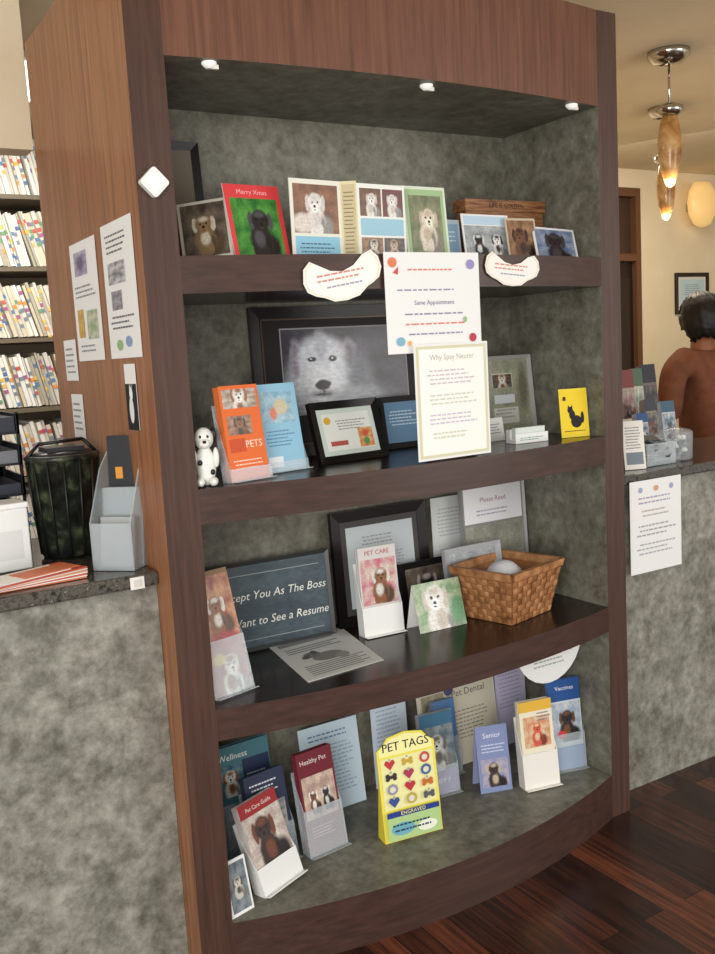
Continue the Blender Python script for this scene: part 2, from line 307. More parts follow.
# ------------------------------------------------------------ ROW 1
GB=((40,110,45),(90,160,70)); RM=((120,86,60),(170,130,96)); DK=((60,52,46),(110,96,84))
frame("black_picture_frame",.015,.38,S1,.225,.36,.022,[('r',0,0,1,1,(120,110,95))],(20,18,18),lean=5,matc=(70,66,60))
card("dog_photo",.075,.17,S1,.13,.165,[('ph',.06,.05,.88,.9,DK,(130,104,74),(200,190,170),1.2)],yaw=-30,lean=20,base=(196,190,176),roll=-6)
card("red_border_dog_photo",.19,.10,S1,.165,.205,[('r',0,0,1,1,(222,66,70)),('ph',.08,.06,.84,.76,GB,FD,(84,80,86),1.2),('t',"Merry Xmas",.5,.9,.018,(250,190,190))],yaw=4,lean=14)
e=empty("photo_folio",(.355,.10,S1+.001))
def leaf(nm,x,y,w,h,els,yaw,base):
    b=MB(); b.box(0,w,0,.003,0,h,base); b.art(els,0,0,w,h); b.done(nm,(x,y,0),R(yaw,0),parent=e)
leaf("leaf_1",0,0,.165,.212,[('ph',.06,.34,.88,.6,((110,66,42),(150,100,66)),(236,230,224),(214,206,200),1.0,[(.2,.2,.25,.2,(225,215,205),.3)]),('r',.06,.04,.88,.26,(150,204,228)),('l',.12,.2,.7,.05,3,(80,110,140))],6,(240,238,225))
leaf("leaf_2",.164,.017,.045,.212,[('r',.1,.04,.8,.92,(206,190,150)),('l',.15,.85,.7,.05,16,(130,118,90))],-30,(225,215,170))
leaf("leaf_3",.203,-.006,.165,.206,[('ph',.05,.58,.44,.36,((90,60,45),(130,90,60)),(236,230,222),(205,195,185),1.2),('ph',.52,.58,.43,.36,((130,50,50),(90,60,60)),(238,232,225),(212,200,190),1.2),('r',.05,.33,.9,.22,(165,208,226)),('ph',.05,.04,.44,.26,RM,(220,205,190),(60,50,50),1.2),('ph',.52,.04,.43,.26,DK,(200,180,160),(110,80,60),1.2)],4,(246,246,240))
card("green_border_dog_photo",.737,.12,S1,.155,.215,[('r',.05,.04,.9,.92,(170,198,150)),('ph',.12,.1,.76,.78,((110,120,90),(150,150,120)),(236,226,208),(208,188,164),1.3)],yaw=2,lean=5,base=(225,235,215))
card("blue_greeting_card",.90,.17,S1,.07,.13,[('r',.1,.1,.8,.8,(150,185,210)),('l',.2,.7,.6,.1,3,(230,240,250))],lean=5,base=(200,215,230))
card("puppies_photo",.955,.13,S1,.19,.145,[('ph',.03,.04,.94,.72,((190,195,195),(150,155,160)),None,None,1,dogblobs(.3,.55,.55,1.6,(30,28,30),(225,225,225),3)+dogblobs(.72,.55,.55,1.6,(226,226,222),(36,34,34),4)),('r',.04,.78,.92,.18,(190,215,235))],yaw=3,lean=8)
WPL=nodemat("plaque_wood",[(.3,(90,52,30)),(.5,(140,92,56)),(.7,(170,120,80))],scale=(3,10,30),nscale=5,rough=.5)
b=MB(); b.box(0,.315,0,.05,0,.195,WPL); b.box(-.006,.321,-.006,.056,.165,.2,WPL); b.text("LIFE IS GOLDEN",.158,.182,.02,(60,36,22),-.0075); b.box(.02,.295,-.003,0,.02,.15,WPL); b.done("wooden_plaque_box",(1.03,.22,S1+.001))
card("brown_dog_photo",1.115,.12,S1,.115,.135,[('ph',.05,.05,.9,.9,RM,(110,72,46),(60,36,24),1.3)],yaw=-4,lean=10,base=(200,185,160))
card("cat_photo",1.20,.09,S1,.15,.12,[('ph',.05,.06,.9,.88,((90,110,150),(150,160,180)),(40,36,38),(66,62,66),1.2)],yaw=-12,lean=24,base=(225,225,225),roll=5)
def bone(name,x,z,w,h,roll):
    b=MB()
    prof=[(0,.55),(.03,.85),(.12,1),(.22,.88),(.35,.72),(.5,.66),(.65,.75),(.78,.95),(.9,1.02),(.98,.85),(1,.6),(.95,.38),(.86,.28),(.78,.22),(.66,.05),(.5,0),(.34,.02),(.22,.15),(.12,.22),(.03,.34)]
    pts=[((p[0]-.5)*w,(p[1]-.5)*h) for p in prof]
    b.prism(pts,-.0015,0,(240,238,228),axis='y')
    b.prism([(p[0]*.95,p[1]*.93) for p in pts],-.0017,-.0015,(232,222,196),axis='y')
    b.prism([(p[0]*.92,p[1]*.9) for p in pts],-.0019,-.0017,(246,244,238),axis='y')
    b.art([('l',.14,.62,.7,.12,2,(215,140,120)),('l',.25,.34,.5,.12,1,(160,165,185))],-w/2,-h/2,w,h,-.0019)
    sl=2*B1*(x-W/2)/(W/2)**2
    b.done(name,(x,bow(x,B1)-.004,z),(0,math.radians(roll),math.atan(sl)))
bone("bone_shaped_sign",.408,1.785,.225,.11,-9)
bone("bone_shaped_sign",.965,1.803,.215,.09,4)
card("appointment_notice",.522,-B1-.007,1.586,.31,.262,[('l',.22,.82,.56,.05,1,(225,130,110)),('l',.12,.62,.76,.045,1,(150,145,175)),('t',"Same Appointment",.5,.5,.017,(120,105,150)),('l',.15,.38,.7,.045,1,(150,140,170)),('l',.15,.28,.7,.045,1,(222,130,115)),('l',.2,.18,.6,.045,1,(150,145,175)),('e',.08,.9,.045,.05,(226,130,90)),('p',[(.08,.8),(.14,.86),(.13,.78)],(210,80,60)),('e',.13,.12,.045,.045,(130,180,200)),('e',.9,.13,.04,.045,(190,60,80)),('e',.9,.88,.045,.05,(150,145,195)),('e',.22,.1,.02,.025,(240,170,90)),('e',.82,.32,.02,.03,(150,190,140))],yaw=0,lean=0,t=.001,foot=False)
card("pet_insurance_notice",.594,-B2-.009,1.296,.255,.312,[('r',.025,.02,.95,.96,(216,212,180)),('r',.06,.045,.88,.91,(246,246,240)),('t',"Why Spay Neuter",.5,.88,.021,(175,175,150)),('l',.15,.76,.7,.036,4,(205,190,200)),('l',.15,.55,.7,.036,3,(208,208,190)),('l',.15,.38,.7,.036,3,(205,190,212)),('l',.2,.22,.6,.036,2,(208,208,185))],yaw=2,lean=0,t=.001,foot=False)
# ------------------------------------------------------------ ROW 2
G=(205,207,212)
big=[(.12,.10,.60,.30,(140,142,150),.5),(.36,.28,.30,.42,(172,174,182),.4),(.30,.42,.25,.44,G,.3),(.10,.66,.05,.22,(136,132,142),.25),(.52,.70,.065,.18,(150,148,158),.25),(.105,.64,.022,.14,(104,84,92),.5),(.52,.68,.03,.12,(112,92,100),.5),(.30,.62,.19,.28,(212,214,220),.3),(.30,.78,.04,.18,(180,182,190),.7),
 (.225,.64,.032,.032,(24,22,24),.3),(.385,.64,.032,.032,(24,22,24),.3),(.218,.648,.008,.01,(220,220,224),.3),(.378,.648,.008,.01,(220,220,224),.3),(.30,.37,.13,.22,(228,229,233),.35),(.30,.22,.10,.05,(150,148,154),.6),(.30,.33,.06,.06,(30,26,30),.2),(.30,.25,.008,.05,(80,72,78),.4),(.30,.21,.07,.014,(60,50,56),.4),(.60,.3,.10,.45,(104,106,114),.6),(.56,.14,.2,.14,(160,162,168),.5)]
frame("large_dog_portrait",.36,.395,S2,.66,.455,.035,[('r',.105,.235,.775,.69,(150,148,150)),('ph',.112,.248,.76,.665,((40,38,46),(70,68,78)),None,None,1,big)],(24,20,20),lean=2,matc=(30,25,24),lip=(90,70,60))
b=MB()
wh=mat((236,236,230),.25)
b.ell((0,0,.05),(.026,.022,.05),wh); b.ell((0,-.004,.118),(.024,.024,.028),wh); b.ell((0,-.026,.108),(.014,.012,.012),mat((245,240,235),.3))
b.ell((-.024,0,.125),(.008,.008,.02),mat(BLK,.3)); b.ell((.024,0,.125),(.008,.008,.02),mat(BLK,.3))
for (p,q) in [((-.014,-.023,.06),.006),((.016,-.018,.035),.006)]: b.ell(p,(q,.004,q*1.2),mat(BLK,.3))
b.ell((-.016,-.018,.012),(.012,.022,.012),wh); b.ell((.016,-.018,.012),(.012,.022,.012),wh); b.ell((0,-.039,.112),(.005,.003,.004),mat(BLK,.2))
b.ell((-.009,-.026,.124),(.003,.002,.004),mat(BLK,.2)); b.ell((.009,-.026,.124),(.003,.002,.004),mat(BLK,.2))
b.ell((-.027,-.006,.07),(.008,.01,.025),wh); b.ell((.027,-.006,.07),(.008,.01,.025),wh)
b.done("spotted_dog_figurine",(.04,.04,S2+.001),(0,0,math.radians(-20)))
brochure_holder("orange_brochure_stack",.10,.02,S2,.125,.245,[('r',0,0,1,1,(232,112,52)),('ph',.06,.76,.88,.2,((200,195,185),(150,120,90)),FW,FB,1.1),('ph',.1,.48,.62,.2,((110,70,60),(180,140,110)),FB,FD,1.1),('r',.08,.3,.4,.14,(206,84,44)),('t',"PETS",.7,.37,.026,(250,230,210)),('l',.1,.2,.8,.04,3,(250,220,200))],yaw=12,lean=8,cover=(225,120,60),ph=.14)
brochure_holder("blue_brochure_stack",.235,.10,S2,.14,.24,[('r',0,0,1,1,(150,200,224)),('ph',.1,.55,.8,.36,((120,170,200),(170,205,220)),None,None,1,[(.6,.5,.22,.25,(210,196,160),.3),(.35,.3,.1,.2,(230,120,80),.3)]),('l',.12,.45,.7,.04,5,(90,130,170)),('r',.1,.05,.35,.12,(240,245,250))],yaw=10,lean=9,cover=(170,205,222),ph=.12)
frame("certificate_frame",.43,.15,S2,.245,.18,.022,[('r',0,0,1,1,(214,224,214)),('r',.08,.1,.84,.8,(240,242,234)),('l',.3,.72,.55,.06,4,(150,140,140)),('ph',.66,.12,.26,.42,((236,200,120),(230,120,70)),None,None,1,[(.5,.7,.2,.2,(220,90,50),.3),(.5,.3,.2,.2,(90,150,80),.3)]),('e',.16,.75,.06,.08,(230,180,60)),('r',.15,.2,.3,.1,(190,90,80))],(18,16,16),yaw=6,lean=16)
frame("small_black_frame",.755,.32,S2,.18,.165,.018,[('r',0,0,1,1,(90,125,155)),('l',.1,.75,.8,.08,5,(190,205,220))],(18,16,16),yaw=0,lean=9)
frame("silver_collage_frame",1.155,.29,S2,.205,.27,.014,[('ph',0,0,1,1,((150,152,130),(176,176,152)),None,None,1,[(.85,.6,.12,.3,(120,116,96),.5)]),('r',.1,.62,.5,.2,(205,200,185)),('ph',.12,.62,.46,.18,DK,FW,FB,1.2),('r',.12,.4,.5,.12,(220,225,230)),('r',.08,.12,.6,.22,(215,215,205)),('l',.12,.3,.5,.05,3,(150,150,150))],(165,165,160),yaw=0,lean=6,matc=(180,178,165))
card("business_card",1.02,.19,S2,.12,.075,[('l',.1,.7,.8,.12,4,(120,130,150))],yaw=5,lean=10,base=(225,225,220))
b=MB(); b.box(0,.125,0,.05,0,.012,WHITE); b.box(0,.125,.03,.05,.012,.042,WHITE); b.box(0,.125,0,.004,.012,.03,WHITE); b.box(.006,.119,.008,.027,.012,.048,(215,222,215)); b.art([('l',.1,.5,.8,.2,2,(90,150,110))],0,0,.125,.03); b.done("business_card_holder",(1.07,.07,S2+.001),R(-4))
card("yellow_cat_card",1.262,.07,S2,.10,.155,[('r',.05,.04,.9,.92,(240,208,40)),('e',.56,.32,.2,.13,BLK),('e',.42,.46,.11,.10,BLK),('e',.36,.56,.1,.07,BLK),('e',.78,.4,.06,.12,BLK),('p',[(.28,.58),(.29,.67),(.36,.61)],BLK),('p',[(.37,.61),(.44,.67),(.44,.58)],BLK),('r',.12,.76,.1,.08,(60,50,30)),('l',.1,.12,.8,.05,1,(80,70,40))],yaw=-14,lean=6,base=(240,215,60))
# ------------------------------------------------------------ ROW 3
brochure_holder("dog_brochure_holder",.025,.055,S3,.125,.33,[('r',0,0,1,1,(206,188,170)),('r',0,.66,1,.34,(150,120,90)),('ph',0,.36,1,.6,((150,60,50),(205,150,110)),FB,FW,1.1,[(.6,.1,.4,.12,(170,50,60),.3)]),('ph',0,.0,1,.36,((150,50,56),(180,120,110)),FW,FB,1.3,[(.3,.8,.16,.12,(232,212,70),.3)])],yaw=14,lean=14,cover=(215,205,195),ph=.45)
CH_=(232,232,224)
frame("chalkboard_sign",.08,.375,S3,.475,.27,.012,[('ph',0,0,1,1,((56,70,80),(74,90,98)),None,None),('t',"We accept You As The Boss",.535,.62,.035,CH_,.25),('t',"Don't Want to See a Resume",.53,.30,.035,CH_,.25),('r',.1,.88,.85,.01,(150,160,160)),('r',.1,.08,.85,.01,(150,160,160))],(50,52,52),yaw=-3,lean=5,matc=(60,70,74))
b=MB(); P=[(.275,.02),(.53,.04),(.60,.40),(.33,.38)]
b.prism(P,0,.0015,(222,222,216))
def fl(u,v):
    a=Vector(P[0]).lerp(Vector(P[1]),u); c=Vector(P[3]).lerp(Vector(P[2]),u); return a.lerp(c,v)
def quad(u0,v0,u1,v1,c,z):
    b.poly([(*fl(u0,v0),z),(*fl(u1,v0),z),(*fl(u1,v1),z),(*fl(u0,v1),z)],c)
quad(.08,.84,.8,.93,(150,150,150),.0018)
for i in range(6): quad(.12,.28-.04*i,.9-.1*(i%2),.295-.04*i,(120,120,125),.0018)
for i in range(3): quad(.1,.74-.05*i,.8-.1*(i%2),.76-.05*i,(130,130,135),.0018)
for k_,(u,v,ru,rv,c) in enumerate([(.5,.42,.2,.1,(140,138,135)),(.34,.52,.11,.07,(130,128,125)),(.25,.49,.05,.04,(100,98,98)),(.38,.56,.04,.05,(96,94,94)),(.66,.36,.09,.07,(160,158,155)),(.30,.53,.012,.012,(20,20,20)),(.21,.49,.015,.012,(20,20,20))]):
    b.poly([(*fl(u+ru*math.cos(a*.3927),v+rv*math.sin(a*.3927)),.0019+.0001*k_) for a in range(16)],c)
b.done("missing_pet_flyer",(0,0,S3+.001))
frame("black_document_frame",.585,.375,S3,.365,.37,.034,[('r',0,0,1,1,(196,204,206)),('l',.2,.85,.6,.045,3,(150,150,158)),('l',.15,.62,.7,.04,7,(160,160,170))],(22,18,18),yaw=0,lean=4,matc=(70,66,64),matw=.02)
brochure_holder("white_brochure_holder",.60,.25,S3,.135,.275,[('r',0,.3,1,.7,(220,214,210)),('ph',.03,.34,.94,.52,((206,110,130),(226,205,190)),FB,FW,1.15),('t',"PET CARE",.5,.93,.02,(180,50,70)),('r',0,.0,1,.3,(236,236,232))],yaw=-4,lean=5,cover=(225,220,215),hold=(240,240,236),ph=.33)
frame("small_dark_frame",.795,.31,S3,.20,.185,.022,[('ph',0,0,1,1,DK,FD,(180,170,160),1.2)],(20,17,17),yaw=2,lean=8,matc=(60,56,54))
card("posted_document",.985,.405,S3,.17,.365,[('l',.12,.88,.76,.035,8,(170,170,172)),('l',.12,.5,.76,.035,6,(170,170,172))],lean=2,base=(205,208,205))
frame("acrylic_document_stand",1.075,.345,S3,.28,.405,.008,[('r',.02,.66,.96,.32,(238,238,240)),('t',"Please Read",.5,.86,.024,(170,90,120)),('l',.2,.76,.6,.035,2,(160,160,175)),('ph',.02,.02,.96,.62,((140,140,128),(165,165,150)),None,None)],(150,150,148),yaw=0,lean=3,matc=(140,140,134))
frame("silver_photo_frame",.945,.27,S3,.235,.215,.02,[('ph',0,0,1,1,((140,146,150),(180,184,186)),(100,92,86),(56,50,48),1.2)],(176,178,180),yaw=0,lean=7,matc=(200,200,198))
tent("dog_tent_card",.75,.17,S3,.175,.15,[('ph',0,0,1,1,((190,200,170),(120,160,110)),(240,236,228),(206,196,180),1.25,[(.85,.3,.14,.3,(90,150,100),.4)])],yaw=-2,sp=.08,base=(236,236,230))
WICK=nodemat("wicker_woven",[(.3,(140,92,54)),(.5,(180,126,82)),(.7,(208,158,108))],nscale=25,detail=4,rough=.5)
WICK2=nodemat("wicker_woven_dark",[(.3,(118,74,42)),(.5,(158,106,66)),(.7,(180,126,84))],nscale=25,detail=4,rough=.5)
b=MB()
bw,bd,tw,td,hh=.105,.09,.138,.12,.165
def wall_pt(side,u,v):
    hw=bw+(tw-bw)*v; hd=bd+(td-bd)*v
    c=[(-hw,-hd),(hw,-hd),(hw,hd),(-hw,hd)]
    a=Vector(c[side]); d=Vector(c[(side+1)%4]); p=a.lerp(d,u); return Vector((p.x,p.y,v*hh))
for sd in range(4):
    nU=10; nV=8
    nrm=[Vector((0,-1,0)),Vector((1,0,0)),Vector((0,1,0)),Vector((-1,0,0))][sd]
    for i in range(nU):
        for j in range(nV):
            over=(i+j)%2; g=.05
            u0=(i+g)/nU;u1=(i+1-g)/nU;v0=(j+g)/nV;v1=(j+1-g)/nV
            q=[wall_pt(sd,u0,v0),wall_pt(sd,u1,v0),wall_pt(sd,u1,v1),wall_pt(sd,u0,v1)]
            off=nrm*(.003 if over else .0015)
            b.poly([p+off for p in q],WICK if over else WICK2)
            c=sum(q,Vector())/4+nrm*(.005 if over else .003)
            for k2 in range(4): b.poly([q[k2]+off,q[(k2+1)%4]+off,c],WICK if over else WICK2,True)
    q=[wall_pt(sd,0,0),wall_pt(sd,1,0),wall_pt(sd,1,1),wall_pt(sd,0,1)]; b.poly(q,WICK2); b.poly([p-nrm*.004 for p in q],WICK2)
    q=[wall_pt(sd,0,.9),wall_pt(sd,1,.9),wall_pt(sd,1,1.04),wall_pt(sd,0,1.04)]
    o=nrm*.009; qi=[p-nrm*.008 for p in q]; qo=[p+o for p in q]
    b.poly(qo,WICK); b.poly(qi,WICK); b.poly([qo[3],qo[2],qi[2],qi[3]],WICK); b.poly([qo[0],qo[1],qi[1],qi[0]],WICK)
b.box(-bw,bw,-bd,bd,0,.004,WICK2)
b.prism([(.112*math.cos(a*.3927),.083*math.sin(a*.3927)) for a in range(16)],.06,.10,(200,196,190))
b.ell((-.02,.0,.14),(.06,.05,.04),mat((226,226,228),.6)); b.ell((.05,.03,.12),(.05,.045,.03),mat((190,182,176),.6))
b.done("wicker_basket",(1.095,.165,S3+.001),(0,0,math.radians(14)))
# ------------------------------------------------------------ ROW 4
brochure_holder("blue_brochure_rack",.10,.27,Z0,.19,.33,[('r',0,0,1,1,(70,118,128)),('ph',.03,.55,.5,.28,((40,92,120),(120,150,150)),FW,FB,1.2),('t',"Wellness",.35,.9,.026,(240,240,240)),('r',.5,.25,.48,.6,(38,52,84)),('l',.55,.7,.38,.04,5,(190,200,210)),('ph',.1,.1,.3,.3,((180,190,190),(120,130,130)),None,None)],yaw=4,lean=8,cover=(90,130,150),ph=.5)
brochure_holder("navy_brochure_rack",.155,.17,Z0,.14,.27,[('r',0,0,1,1,(44,52,76)),('l',.1,.88,.8,.05,3,(220,220,230)),('ph',.08,.36,.84,.3,((90,110,130),(190,180,170)),FB,FW,1.1)],yaw=8,lean=10,cover=(60,70,95),ph=.4)
brochure_holder("red_dog_brochure_holder",.12,.05,Z0,.155,.25,[('ph',0,.28,1,.58,((226,216,206),(190,170,160)),(60,42,40),(120,70,50),1.3),('r',0,.84,1,.16,(160,44,48)),('t',"Pet Care Guide",.5,.91,.016,(245,235,225)),('r',0,0,1,.28,(244,244,242))],yaw=22,lean=20,cover=(230,220,215),hold=(240,240,238),ph=.3)
card("leaning_photo_card",.004,.012,Z0,.075,.145,[('ph',.12,.06,.8,.88,((90,100,110),(140,150,155)),(210,205,195),(90,80,70),1.2)],yaw=14,lean=12)
brochure_holder("maroon_brochure_holder",.315,.15,Z0,.13,.30,[('r',0,0,1,1,(112,30,44)),('t',"Healthy Pet",.45,.9,.02,(235,220,215)),('ph',.05,.34,.9,.42,((226,200,180),(180,150,140)),None,None,1,dogblobs(.3,.5,.6,1.2,(120,76,46),(240,235,230),3)+dogblobs(.7,.5,.6,1.2,(40,36,36),(220,215,210),4)),('l',.1,.25,.75,.03,4,(210,170,170))],yaw=6,lean=10,cover=(120,40,52),ph=.45)
card("care_instructions_sheet",.42,.36,Z0,.215,.28,[('l',.1,.88,.8,.05,2,(100,130,170)),('l',.1,.74,.8,.045,13,(150,172,195))],yaw=0,lean=8,base=(200,218,230))
card("handout_sheet",.70,.40,Z0,.14,.29,[('l',.1,.88,.8,.05,12,(160,175,200))],lean=3,base=(208,220,234))
card("beige_pet_poster",.875,.37,Z0,.335,.30,[('r',.03,.03,.94,.94,(216,208,186)),('t',"Pet Dental",.65,.84,.034,(90,80,80)),('l',.35,.62,.55,.045,8,(150,140,130)),('ph',.05,.4,.28,.5,((190,180,150),(150,140,120)),(120,80,50),(240,230,220),1.2),('e',.4,.9,.06,.06,(80,80,120))],lean=6,base=(222,214,194))
b=MB(); w,h=.192,.32
pts=[(0,0),(w,0),(w,h*.86),(w*.9,h*.9),(w*.8,h*.97),(w*.5,h),(w*.2,h*.97),(w*.1,h*.9),(0,h*.86)]
b.prism(pts,0,.004,(240,226,90),axis='y'); b.box(0,w,.004,.05,0,.006,(235,215,60)); b.prism([(.004,.006),(.05,.006),(.004,.2)],0,.004,(240,222,70),axis='x'); b.prism([(.004,.006),(.05,.006),(.004,.2)],w-.004,w,(240,222,70),axis='x')
E=[('p',[(.04,.80),(.96,.80),(.96,.86),(.78,.95),(.5,.98),(.22,.95),(.04,.86)],(250,244,170)),('t',"PET TAGS",.5,.875,.036,(24,24,30)),('t',"PET TAGS",.503,.875,.036,(24,24,30)),('r',.05,.3,.9,.48,(240,236,170))]
tg=[('h',(190,60,60)),('b',(200,170,60)),('e',(200,80,60)),('b',(60,50,50)),('h',(170,60,90)),('e',(70,100,150)),('e',(150,150,160)),('h',(190,50,60)),('b',(200,110,50)),('h',(60,80,150)),('e',(190,170,80)),('b',(90,90,96))]
for i in range(4):
    for j in range(3):
        kd,c=tg[i*3+j]; cx_=.2+.3*j; cz_=.72-.115*i
        E+=[('e',cx_,cz_+.045,.018,.011,(170,170,175))]
        if kd=='e': E+=[('e',cx_,cz_,.09,.05,c),('e',cx_,cz_,.05,.028,(226,220,200))]
        elif kd=='h': E+=[('p',[(cx_,cz_-.052),(cx_+.095,cz_+.01),(cx_+.07,cz_+.04),(cx_+.03,cz_+.04),(cx_,cz_+.02),(cx_-.03,cz_+.04),(cx_-.07,cz_+.04),(cx_-.095,cz_+.01)],c)]
        else: E+=[('r',cx_-.06,cz_-.015,.12,.03,c),('e',cx_-.06,cz_+.015,.036,.02,c),('e',cx_-.06,cz_-.015,.036,.02,c),('e',cx_+.06,cz_+.015,.036,.02,c),('e',cx_+.06,cz_-.015,.036,.02,c)]
E+=[('r',.05,.02,.9,.22,(176,206,140)),('r',.05,.235,.9,.05,(36,60,140)),('t',"ENGRAVED",.5,.26,.016,(240,230,90)),('e',.3,.12,.2,.06,(110,170,190)),('e',.72,.1,.17,.05,(236,236,220)),('l',.12,.15,.7,.05,2,(40,70,90))]
b.art(E,0,0,w,h); b.done("pet_tag_display_board",(.53,.085,Z0+.001),R(-8,7))
brochure_holder("grey_puppy_brochure_holder",.79,.24,Z0,.125,.27,[('ph',0,.28,1,.56,((150,160,160),(90,110,120)),(210,210,206),(110,104,100),1.3),('r',0,.84,1,.16,(60,110,140)),('r',0,0,1,.28,(150,125,185)),('t',"PUPPY",.5,.15,.026,(235,230,240))],yaw=-6,lean=6,cover=(190,190,200),ph=.35)
brochure_holder("blue_leaflet_holder",.915,.33,Z0,.09,.26,[('r',0,0,1,1,(90,130,180)),('l',.1,.85,.8,.05,8,(220,230,240))],lean=6,cover=(150,170,200))
tent("lavender_tent_card",.95,.16,Z0,.11,.215,[('r',0,0,1,1,(130,142,182)),('t',"Senior",.5,.85,.024,(230,230,245)),('l',.12,.7,.76,.05,3,(210,215,235)),('ph',.08,.08,.84,.42,((150,150,190),(190,180,190)),(60,50,50),(200,180,160),1.2)],yaw=-18,sp=.08,base=(150,160,195))
brochure_holder("dental_brochure_holder",1.08,.09,Z0,.125,.285,[('r',0,.42,1,.58,(236,226,200)),('r',0,.88,1,.12,(226,178,60)),('ph',.1,.46,.8,.36,((230,205,170),(220,150,110)),(214,96,74),(240,200,160),1.0),('l',.5,.84,.45,.04,3,(110,110,140)),('r',0,0,1,.4,(240,234,222)),('r',.1,.06,.8,.26,(230,200,110)),('r',.14,.08,.72,.2,(244,236,214))],yaw=-12,lean=7,cover=(235,225,200),hold=(238,234,226),ph=.4)
brochure_holder("blue_pet_brochure_holder",1.245,.13,Z0,.12,.31,[('r',0,0,1,1,(214,222,228)),('r',0,.76,1,.24,(40,84,150)),('t',"Vaccines",.5,.9,.02,(240,240,250)),('ph',.04,.3,.92,.44,((220,224,228),(170,190,210)),(50,42,44),(120,80,50),1.3,[(.3,.2,.16,.1,(220,60,60),.3)]),('r',.0,.0,1,.25,(70,130,190))],yaw=-14,lean=6,cover=(90,130,190),ph=.4)
card("lavender_handout",1.225,.40,Z0,.14,.37,[('l',.1,.9,.8,.04,14,(170,162,195))],lean=2,base=(208,204,228))
b=MB(); pts=[(.145+.145*math.cos(math.pi+i*math.pi/14),.158+.15*math.sin(math.pi+i*math.pi/14)) for i in range(15)]
b.prism(pts,0,.002,(234,234,232),axis='y'); b.art([('l',.25,.65,.5,.1,3,(160,170,160)),('e',.82,.75,.05,.08,(110,150,110))],0,0,.29,.15); b.done("oval_sign",(1.045,.08,S3-.082-.1585))
# ------------------------------------------------------------ left counter things
ZC=1.0885
BIN=nodemat("mesh_bin_green_black",[(.35,(14,16,14)),(.52,(34,38,32)),(.7,(84,92,66))],nscale=22,detail=4,rough=.35)
b=MB()
prof=[(.072,0),(.078,.01),(.092,.26),(.098,.265),(.1,.275),(.094,.28)]
b.lathe(prof,BIN,n=28); b.lathe([(.093,.268),(.08,.285),(.05,.29),(.001,.29)],mat((30,30,33),.3),n=28)
for i in range(14):
    a=2*math.pi*i/14; b.tube((.079*math.cos(a),.079*math.sin(a),.01),(.097*math.cos(a),.097*math.sin(a),.265),.003,mat((30,32,28),.4))
b.box(-.05,.05,-.05,.05,.28,.30,mat((44,44,48),.3)); b.tube((-.1,0,.27),(-.06,-.0,.31),.005,mat((24,24,24),.4)); b.tube((-.06,0,.31),(.06,0,.315),.005,mat((24,24,24),.4)); b.tube((.06,0,.315),(.1,0,.27),.005,mat((24,24,24),.4))
b.done("wire_mesh_basket",(-.203,.47,ZC+.001))
fr=mat((206,216,220),.1,alpha=.36,name="frosted_acrylic",spec=.6)
b=MB(); w=.115
side=[(0,0),(.12,0),(.14,.10),(.13,.27),(.115,.29),(.07,.25),(.0,.12)]
for xx in (0,w-.004): b.prism(side,xx,xx+.004,fr,axis='x')
b.box(0,w,0,.12,0,.004,fr); b.prism([(.116,.0),(.12,.0),(.14,.1),(.13,.29),(.126,.29),(.136,.1)],0,w,fr,axis='x'); b.prism([(0,0),(.004,0),(.004,.12),(0,.12)],0,w,fr,axis='x'); b.prism([(.05,.0),(.054,.0),(.08,.2),(.076,.2)],0,w,fr,axis='x')
b.prism([(.09,.006),(.112,.006),(.124,.33),(.108,.33)],.008,w-.01,(44,46,50),axis='x'); b.prism([(.06,.006),(.07,.006),(.095,.2),(.085,.2)],.01,w-.01,(130,138,142),axis='x'); b.prism([(.02,.006),(.03,.006),(.05,.13),(.04,.13)],.01,w-.01,(166,170,170),axis='x')
b.box(.03,.05,.1,.106,.22,.25,(220,150,60))
b.done("acrylic_brochure_rack",(-.218,.20,ZC+.001),R(-46))
b=MB()
for i in range(7):
    b.M=Matrix.Rotation(math.radians(-6+i*3),4,'Z'); c=[(214,120,80),(230,228,220),(205,90,70),(236,234,228),(215,150,110),(226,214,200),(200,84,70)][i]
    b.box(-.18,.10,-.06,.06,i*.003,i*.003+.0025,c)
b.M=Matrix.Rotation(math.radians(12),4,'Z'); b.box(-.17,.06,-.05,.05,.021,.0225,(240,238,232)); b.box(-.06,.09,-.045,.03,.0225,.024,(214,120,80)); b.done("leaflet_pile",(-.355,.19,ZC+.001),R(8))
b=MB(); b.box(0,.19,0,.10,0,.16,(238,240,238)); b.box(-.003,.193,-.003,.103,.16,.175,(246,246,246)); b.art([('r',.1,.2,.8,.5,(222,224,222))],0,0,.19,.15); b.done("white_tissue_box",(-.52,.34,ZC+.001),R(5),bevel=.004)
b=MB(); dk=mat((34,34,40),.35)
for i in range(5):
    b.box(0,.24,0,.26,i*.085,i*.085+.006,dk); b.box(0,.006,0,.26,i*.085,i*.085+.055,dk); b.box(.234,.24,0,.26,i*.085,i*.085+.055,dk); b.box(0,.24,.254,.26,i*.085,i*.085+.075,dk); b.box(.01,.23,.01,.25,i*.085+.006,i*.085+.022+.006*i,(120,122,128) if i%2 else (56,58,70))
b.box(0,.24,.254,.26,0,.44,dk)
for xx in (0,.232): b.box(xx,xx+.008,.25,.26,0,.44,dk); b.box(xx,xx+.008,0,.01,0,.40,dk)
b.done("black_letter_tray",(-.535,.53,ZC+.001))
